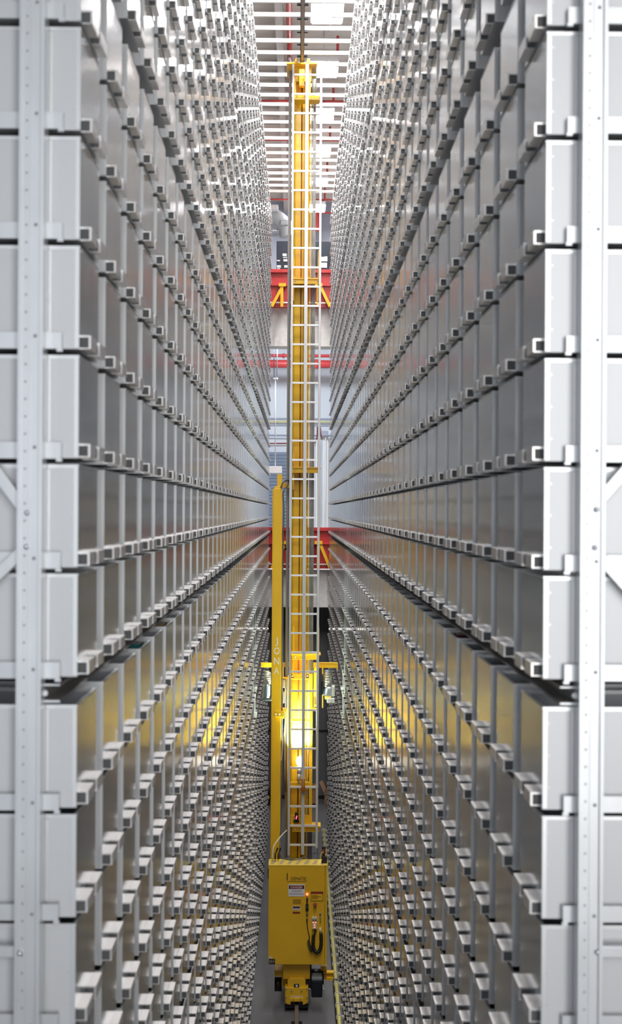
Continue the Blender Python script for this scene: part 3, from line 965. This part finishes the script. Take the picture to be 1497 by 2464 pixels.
obj('coiled_cord', coil(pxpath([(742, 2262, CF - 0.03), (744.5, 2274, CF - 0.03), (748, 2284, CF - 0.03), (752, 2289, CF - 0.03)]), 0.020, 9, 0.006), 'black', cab)
obj('coiled_cord', coil(pxpath([(754.5, 2249, CF - 0.04), (753.5, 2265, CF - 0.04), (754.5, 2280, CF - 0.04), (759, 2290, CF - 0.04), (764, 2291.5, CF - 0.04), (769, 2287, CF - 0.04),
                                 (772.3, 2275, CF - 0.04), (773.3, 2260, CF - 0.04), (772.3, 2246, CF - 0.04)]), 0.021, 34, 0.009), 'black', cab)
pn = obj('pendant_control', MB().rect(751, 2207.5, 763, 2236, CF - 0.055, 0.05), 'clip', cab, 0.005)
for bx, by, mm_ in ((754, 2214, 'black'), (760, 2214, 'black'), (754, 2220, 'btn'), (760, 2220, 'btn'), (757, 2226, 'btn'), (757, 2231.5, 'btn')):
    obj('button', MB().cyl(at(bx, by, CF - 0.053), at(bx, by, CF - 0.062), 0.012, 10), mm_, pn)
obj('pendant_cord', MB().tube(pxpath([(757, 2236, CF - 0.03), (759, 2243, CF - 0.03), (755, 2249, CF - 0.035)]), 0.010), 'black', cab)
obj('cord_plug', MB().cyl(at(770.8, 2232, CF - 0.03), at(771, 2246, CF - 0.035), 0.015, 12), 'clip', cab)
obj('toggle', MB().cyl(at(770.6, 2196, CF - 0.015), at(770.8, 2202, CF - 0.015), 0.013, 10).cyl(at(770.8, 2202, CF - 0.01), at(771, 2222, CF - 0.01), 0.012, 8, 0, 0.004), 'steel', cab)
cp = obj('maker_plate', MB().rect(646.6, 2307.5, 662, 2320.4, D, 0.004), 'ink', cab)
for y, x1 in ((2310.5, 655.5), (2313, 655.5), (2315.5, 656.5)):
    obj('plate_line', MB().rect(647.6, y, x1, y + 1.5, D - 0.001, 0.002), 'grey', cp)
obj('plate_line', MB().rect(657.2, 2310.5, 659.8, 2316, D - 0.001, 0.002), 'grey', cp)
obj('inspection_label', MB().rect(647, 2302, 654.5, 2307, D, 0.003), 'clip', cab)
# things on the cabinet top
sl = obj('signal_beacon', MB().rect(773.5, 2062, 787, 2077, CF + 0.1, 0.1), 'black', cab, 0.005)
obj('beacon_lens', MB().rect(775, 2043, 783.5, 2056, CF + 0.12, 0.06), 'sign_red2', sl, 0.006)
obj('beacon_cap', MB().rect(774.5, 2038, 784, 2043, CF + 0.12, 0.06).rect(776.5, 2056, 782, 2062, CF + 0.13, 0.05), 'black', sl)
obj('beacon_cable', MB().tube(pxpath([(775, 2070, CF + 0.09), (771, 2062, CF + 0.09), (774, 2053, CF + 0.1), (779, 2050, CF + 0.11)]), 0.006), 'yellow_edge', sl)
obj('conduit', MB().rect(763, 2040, 766, 2068, 22.3, 0.03), 'cable', cr)
obj('power_cable', MB().tube(pxpath([(751, 2054, 22.4), (758, 2052, 22.4), (766, 2054, 22.3)]), 0.010), 'cable', cr)

# base frame, wheel housing, drive motor
bs = MB()
bs.rect(681, 2321, 746, 2356, CF + 0.12, 0.9).rect(692, 2350, 736, 2400, CF + 0.35, 1.6)
bs.rect(678, 2335, 692, 2374, CF + 0.3, 0.5)
base_o = obj('base_frame', bs, 'yellow', cr, 0.006)
obj('side_guide', MB().rect(661, 2335, 681, 2350, CF + 0.25, 0.25), 'yellow', base_o, 0.004)
obj('wheel', MB().cyl(at(661, 2368, CF + 0.45), at(678, 2368, CF + 0.45), 0.11, 20), 'black', base_o)
hs = MB()
H0 = CF + 0.02


def hp(px, py, Y=H0): p = at(px, py, Y); return (p.x, p.z)


hs.prism([hp(692, 2378), hp(735.5, 2378), hp(735.5, 2361), hp(731, 2356.5), hp(697, 2356.5), hp(692, 2362)], H0 + 0.03, H0 + 0.3, 0, 'xz')
hs.prism([hp(686, 2415), hp(699.5, 2418), hp(700, 2410.5), hp(728.5, 2410.5), hp(728.5, 2418), hp(742, 2414), hp(742, 2377), hp(686, 2377)], H0, H0 + 0.45, 0, 'xz')
hs.rect(699, 2402, 729, 2410, H0 - 0.03, 0.05)
ho = obj('wheel_housing', hs, 'yellow', cr, 0.003)
obj('camera_box', MB().rect(707.5, 2368.5, 720, 2377, H0 + 0.01, 0.05), 'black', ho, 0.003)
sub(obj('lens', MB().rect(711.5, 2370, 716.5, 2375, H0 + 0.006, 0.01), 'sign_white', ho), 'bright white lens')
for bx, by in ((688.6, 2380), (688.6, 2400), (688.6, 2411), (739, 2380), (739, 2400), (739, 2411), (701.8, 2384), (725.5, 2384)):
    p = at(bx, by, H0)
    obj('bolt', MB().cyl((p.x, H0 + 0.002, p.z), (p.x, H0 - 0.014, p.z), 0.010, 8), 'steel', ho)
for bx in (705.5, 723):
    obj('bolt', MB().cyl(at(bx, 2407, H0 - 0.02), at(bx, 2400.5, H0 - 0.02), 0.013, 10, 0, 0.006), 'black', ho)
obj('scraper', MB().rect(700, 2410.5, 710, 2419, H0 + 0.02, 0.1), 'black', ho)
obj('scraper', MB().rect(718, 2410.5, 728, 2419, H0 + 0.02, 0.1), 'black', ho)
obj('plate_lettering', MB().rect(700, 2396.2, 728.5, 2399.6, H0 - 0.002, 0.004), 'clip', ho)
dm = MB().rect(749.5, 2360, 776, 2401, H0 - 0.02, 0.35)
mo = obj('drive_motor', dm, 'dark', cr, 0.02)
obj('motor_cap', MB().rect(750, 2352, 776, 2361, H0 + 0.0, 0.3), 'grey', mo, 0.015)
obj('motor_housing', MB().cyl(at(744, 2350, H0 + 0.3), at(779, 2350, H0 + 0.3), 0.12, 20), 'black', mo)
obj('gearbox', MB().rect(735, 2322, 750, 2380, H0 + 0.15, 0.3), 'black', mo, 0.01)
for bx in (745, 779):
    obj('bolt', MB().ball(at(bx, 2380, H0 + 0.05), 0.014, 0, 8, 5), 'rung', mo)
ca = MB().rect(772, 2326, 787, 2346, H0 + 0.25, 0.15).rect(778, 2340, 803, 2343, H0 + 0.2, 0.12).rect(780, 2343, 803, 2356, H0 + 0.24, 0.03).rect(784, 2352, 802, 2360, H0 + 0.18, 0.05)
co_ = obj('collector_arm', ca, 'yellow', cr, 0.003)
obj('collector_shoe', MB().cyl(at(802, 2354, H0 + 0.2), at(812, 2358, H0 + 0.2), 0.018, 10), 'grey', co_)
obj('mounting_pad', MB().rect(686, 2418, 742, 2426, H0 + 0.06, 0.4), 'black', cr)

# clip-on work lamp shining up the mast
lm = at(720, 1850, 22.78)
wk = thing('work_lamp', 'lit clamp work lamp pointing up the mast behind the ladder', 'lamp', lm)
obj('socket', MB().cyl(at(718.5, 1880, 22.78), at(720, 1862, 22.78), 0.024, 16, 0, 0.034).cyl(at(720, 1862, 22.78), at(721, 1848, 22.78), 0.034, 16, 0, 0.042), 'galv', wk)
sub(obj('bulb', MB().ball(at(721.5, 1832, 22.78), 0.058, 0, 16, 10, 1.5), 'bulb', wk), 'glowing bulb')
cl = MB()
for cx in (727.5, 732.5):
    cl.tube(pxpath([(cx - 1, 1874, 22.50), (cx, 1885, 22.49), (cx - 0.5, 1900, 22.50), (cx + 0.5, 1906, 22.52)]), 0.012)
obj('clamp', cl.rect(726, 1893, 735, 1907, 22.52, 0.03), 'orange', wk)
obj('lamp_cord', MB().tube(pxpath([(719, 1880, 22.78), (719, 1896, 22.70), (723, 1906, 22.53), (732, 1911, 22.51), (741, 1906, 22.52)]), 0.008), 'cable', wk)
pl_ = bpy.data.lights.new('work_lamp_light', 'SPOT')
pl_.energy = 1350; pl_.color = (0.78, 1, 0.75); pl_.shadow_soft_size = 0.05
pl_.spot_size = math.radians(118); pl_.spot_blend = 0.5
po = bpy.data.objects.new('work_lamp_light', pl_)
COL.objects.link(po)
po.location = at(721.3, 1808, 22.84)
po.rotation_euler = (Vector((MX - 0.01, 22.97, po.location.z + 0.55)) - po.location).to_track_quat('-Z', 'Y').to_euler()

# ------------------------------------------------------------------ floor rail and conductor pipe
fr = thing('floor_rail', 'worn steel floor rail running down the middle of the aisle', 'rail', (MX, 20, 0))
rl = MB().box(MX - 0.028, MX + 0.028, 5, 34, 0.07, 0.115).box(MX - 0.009, MX + 0.009, 5, 34, 0.015, 0.07).box(MX - 0.05, MX + 0.05, 5, 34, 0, 0.015)
obj('rail_section', rl, 'rail', fr)
rc = MB().box(-0.085, 0.085, -0.05, 0.05, 0.0, 0.035).mesh('rail_chair', ['dark'])
for k in range(18):
    y = 19.6 + k * 0.8 + 0.2
    link('rail_chair', rc, fr, (0, y - 20, 0.0))

cbx, cbz = 0.66, 0.28
cb_ = thing('conductor_pipe', 'pale yellow conductor pipe with cream clips along the right rack foot', 'pipe', (cbx, 20, cbz))
obj('pipe', MB().cyl((cbx, 8, cbz), (cbx, 33.2, cbz), 0.030, 12), 'bus', cb_)
cm = MB().cyl((0, -0.02, 0), (0, 0.02, 0), 0.045, 14).box(0.0, 0.078, -0.02, 0.02, -0.02, 0.02).mesh('pipe_clip', ['clip'])
for k in range(32):
    link('pipe_clip', cm, cb_, (0, 18 + k * 0.49 - 20, 0))
obj('backing_strip', MB().box(cbx - 0.035, cbx - 0.028, 8, 33, cbz - 0.12, cbz - 0.03), 'black', cb_)

# ------------------------------------------------------------------ far end fittings
for nm, yt, yfl, yb_, lab in (('upper', 649, 687, 737, 'upper red steel barrier beam with yellow brackets above the pale slab'),
                              ('lower', 1269, 1308, 1366, 'lower red steel barrier beam with yellow brackets behind the crane mast')):
    YB = SLABY - 0.25
    rb = thing('barrier_beam', lab, 'beam', (0, YB, Z(yb_, YB)))
    b = MB()
    b.box(-2.5, 2.5, YB, YB + 0.2, Z(yb_ + 2, YB), Z(yt + 8, YB))
    b.box(-2.5, 2.5, YB - 0.08, YB + 0.2, Z(yt + 8, YB), Z(yt, YB))
    b.box(-2.5, 2.5, YB - 0.06, YB, Z(yfl + 1.5, YB), Z(yfl - 1.5, YB))
    obj('beam', b, 'red', rb)
    obj('rail_strip', MB().box(-2.5, 2.5, YB - 0.02, YB, Z(yb_ - 7, YB), Z(yb_ - 10, YB)), 'rung', rb)
    for xs in ((678.5, 671, 688, 680, 654), (766, 757, 776, 771, 794)):
        k = MB()
        y0 = yfl - 6; y1 = yb_ + 1
        k.rect(xs[0] - 3.6, y0 + 8, xs[0] + 3.6, y1, YB - 0.2, 0.1)
        k.rect(xs[1], y0, xs[2], y0 + 8, YB - 0.22, 0.14)
        k.bar(at(xs[3], y0 + 8, YB - 0.15), at(xs[4], y1, YB - 0.15), 0.075, 0.08)
        obj('bracket', k, 'yellow', rb, 0.003)
# upper level
ec = thing('electrical_cabinet', 'dark grey electrical cabinet with white labels above the red beam, left of mast', 'cabinet', at(680, 648, 38))
obj('body', MB().rect(665.5, 580, 694, 660, 38, 0.5), 'dark', ec, 0.01)
for x0, y0, x1, y1 in ((680, 610, 690, 616), (681, 618, 691, 621), (682, 623.5, 691.5, 629), (666.5, 625.5, 674, 628.5), (666.5, 638, 676, 644), (684, 638, 692, 644), (667, 645.5, 674, 648)):
    obj('label_plate', MB().rect(x0, y0, x1, y1, 37.985, 0.012), 'grey' if y0 == 618 else 'label', ec)
ec2 = thing('electrical_cabinet', 'dark grey electrical cabinet above the red beam, right of the ladder', 'cabinet', at(776, 648, 38))
obj('body', MB().rect(757, 580.5, 800, 660, 38, 0.5), 'dark', ec2, 0.01)
for x0, y0, x1, y1 in ((772.5, 618, 780, 629), (780.5, 617, 788, 629), (773, 632, 787, 644)):
    obj('label_plate', MB().rect(x0, y0, x1, y1, 37.985, 0.012), 'label' if x0 != 773 else 'clip', ec2)
duct = thing('air_duct', 'pale grey bent air duct on the grey upper wall, left of mast', 'duct', at(675, 545, 40))
dd = MB().tube(pxpath([(640, 520, 40), (660, 522, 40), (676, 532, 40), (688, 548, 40), (692, 570, 40)], 8), 0.22, 16)
obj('pipe', dd, 'grey', duct)
obj('end_cap', MB().rect(674, 528, 694, 542, 39.7, 0.2), 'grey', duct, 0.03)
uh = thing('ceiling_speaker', 'white box fitting under the ceiling beside the duct', 'box', at(660, 500, 39))
obj('body', MB().rect(648, 492, 669.5, 506, 39, 0.3), 'label', uh, 0.01)
obj('front_panel', MB().rect(650, 504, 668, 508, 38.98, 0.25), 'grey', uh)
tr_ = thing('cable_tray', 'grey tray with small black hooks along the upper far wall', 'tray', at(675, 556, 42.5))
obj('tray', MB().rect(655, 553, 694, 556, 42.4, 0.4), 'galv', tr_)
for hx in (668, 690):
    obj('hook', MB().rect(hx - 1.2, 549, hx + 1.2, 554, 42.35, 0.05), 'black', tr_)
rp = thing('riser_pipe', 'red riser pipe on the upper far wall right of the mast', 'pipe', at(763, 520, 42))
obj('pipe', MB().cyl(at(764, 480, 42), at(762, 556, 42), 0.07, 12), 'pipe', rp)
obj('branch', MB().cyl(at(764, 512, 41.9), at(800, 512, 41.9), 0.025, 8).cyl(at(777.5, 480, 41.9), at(777, 512, 41.9), 0.03, 8), 'pipe', rp)
# middle level
for y, rr, lab in ((876, 0.115, 'thick red pipe across the white far wall'), (856, 0.045, 'thin red pipe just under the upper slab at the far end')):
    p = thing('red_pipe', lab, 'pipe', (0, 40.5, Z(y, 40.5)))
    po_ = obj('pipe', MB().cyl((-3.9, 40.5, Z(y, 40.5)), (3.9, 40.5, Z(y, 40.5)), rr, 14), 'pipe', p)
    if rr < 0.1:
        obj('coupling', MB().cyl(at(680, y, 40.5), at(685, y, 40.5), 0.07, 12), 'pipe', p)
    else:
        obj('tee', MB().cyl(at(759, y, 40.4), at(765, y, 40.4), 0.14, 12).cyl(at(760, 876, 40.35), at(760, 887, 40.35), 0.07, 10), 'pipe', p)
gp = thing('wall_conduit', 'thin olive green conduit across the white far wall', 'conduit', (0, 41.9, Z(1015, 41.9)))
obj('conduit', MB().cyl((-3.9, 41.9, Z(1015, 41.9)), (3.9, 41.9, Z(1015, 41.9)), 0.02, 8), 'bus', gp)
gp = thing('wall_conduit', 'thin purple red conduit low across the white far wall, left of mast', 'conduit', at(670, 1067, 41.9))
obj('conduit', MB().cyl(at(600, 1067, 41.9), at(690, 1067, 41.9), 0.018, 8).tube(pxpath([(764, 1027, 41.9), (763, 1050, 41.9), (760, 1063, 41.9), (755, 1067, 41.9)]), 0.016)
    .tube(pxpath([(771, 1027, 41.9), (772, 1045, 41.9), (777, 1056, 41.9), (792, 1062, 41.9)]), 0.016), 'redcable', gp)
wu = thing('wall_fan', 'grey fan unit on a white post on the far wall right of ladder', 'fan', at(782, 1045, 41.4))
obj('motor_box', MB().rect(774, 1037, 790, 1049, 41.4, 0.15), 'wall_grey', wu, 0.02)
obj('post', MB().rect(781.5, 1049, 784, 1268, 41.5, 0.08), 'galv', wu)
pd = thing('pendant_lamp', 'white box lamp hanging on a cord under the upper slab, left of mast', 'lamp', at(664, 1130, 37.2))
obj('lamp_box', MB().rect(647, 1121.5, 678.5, 1138, 37.2, 0.3), 'white', pd, 0.004)
obj('cord', MB().cyl(at(662.5, 1122, 37.3), at(663, 912, 37.3), 0.014, 8), 'white', pd)
jb = obj('junction', MB().ball(at(660, 912, 37.3), 0.032).ball(at(666, 912, 37.3), 0.036), 'white', pd)
obj('cord', MB().cyl(at(660, 912, 37.3), at(659, 772, 37.3), 0.012, 8), 'wall_grey', pd)
obj('cord', MB().cyl(at(666, 912, 37.3), at(668.5, 772, 37.3), 0.014, 8), 'white', pd)
# ground level
bx_ = thing('cardboard_sheet', 'brown cardboard panel leaning by the right rack end on the floor', 'cardboard', at(790, 1937, 37.4))
b = MB().bar(at(772, 1880, 37.6), at(787, 1912, 37.4), 0.10, 0.04)
b.rect(781, 1900, 795, 1937, 37.4, 0.06)
obj('panel', b, 'card', bx_, 0.003)
bk = thing('storage_box', 'brown box on the far floor behind the ladder', 'box', at(757, 1935, 37.4))
obj('body', MB().rect(750, 1896, 766, 1934, 37.4, 0.4), 'card', bk, 0.005)
obj('lid', MB().rect(749, 1893, 767, 1898, 37.38, 0.44), 'card', bk, 0.003)
db = thing('floor_machine', 'dark machine with a yellow mark on the far floor by the left rack end', 'machine', at(644, 1938, 37.3))
obj('body', MB().rect(635, 1903, 650, 1938.5, 37.3, 0.4), 'black', db, 0.01)
obj('marking', MB().rect(643, 1916, 649, 1922, 37.285, 0.02), 'yellow', db)
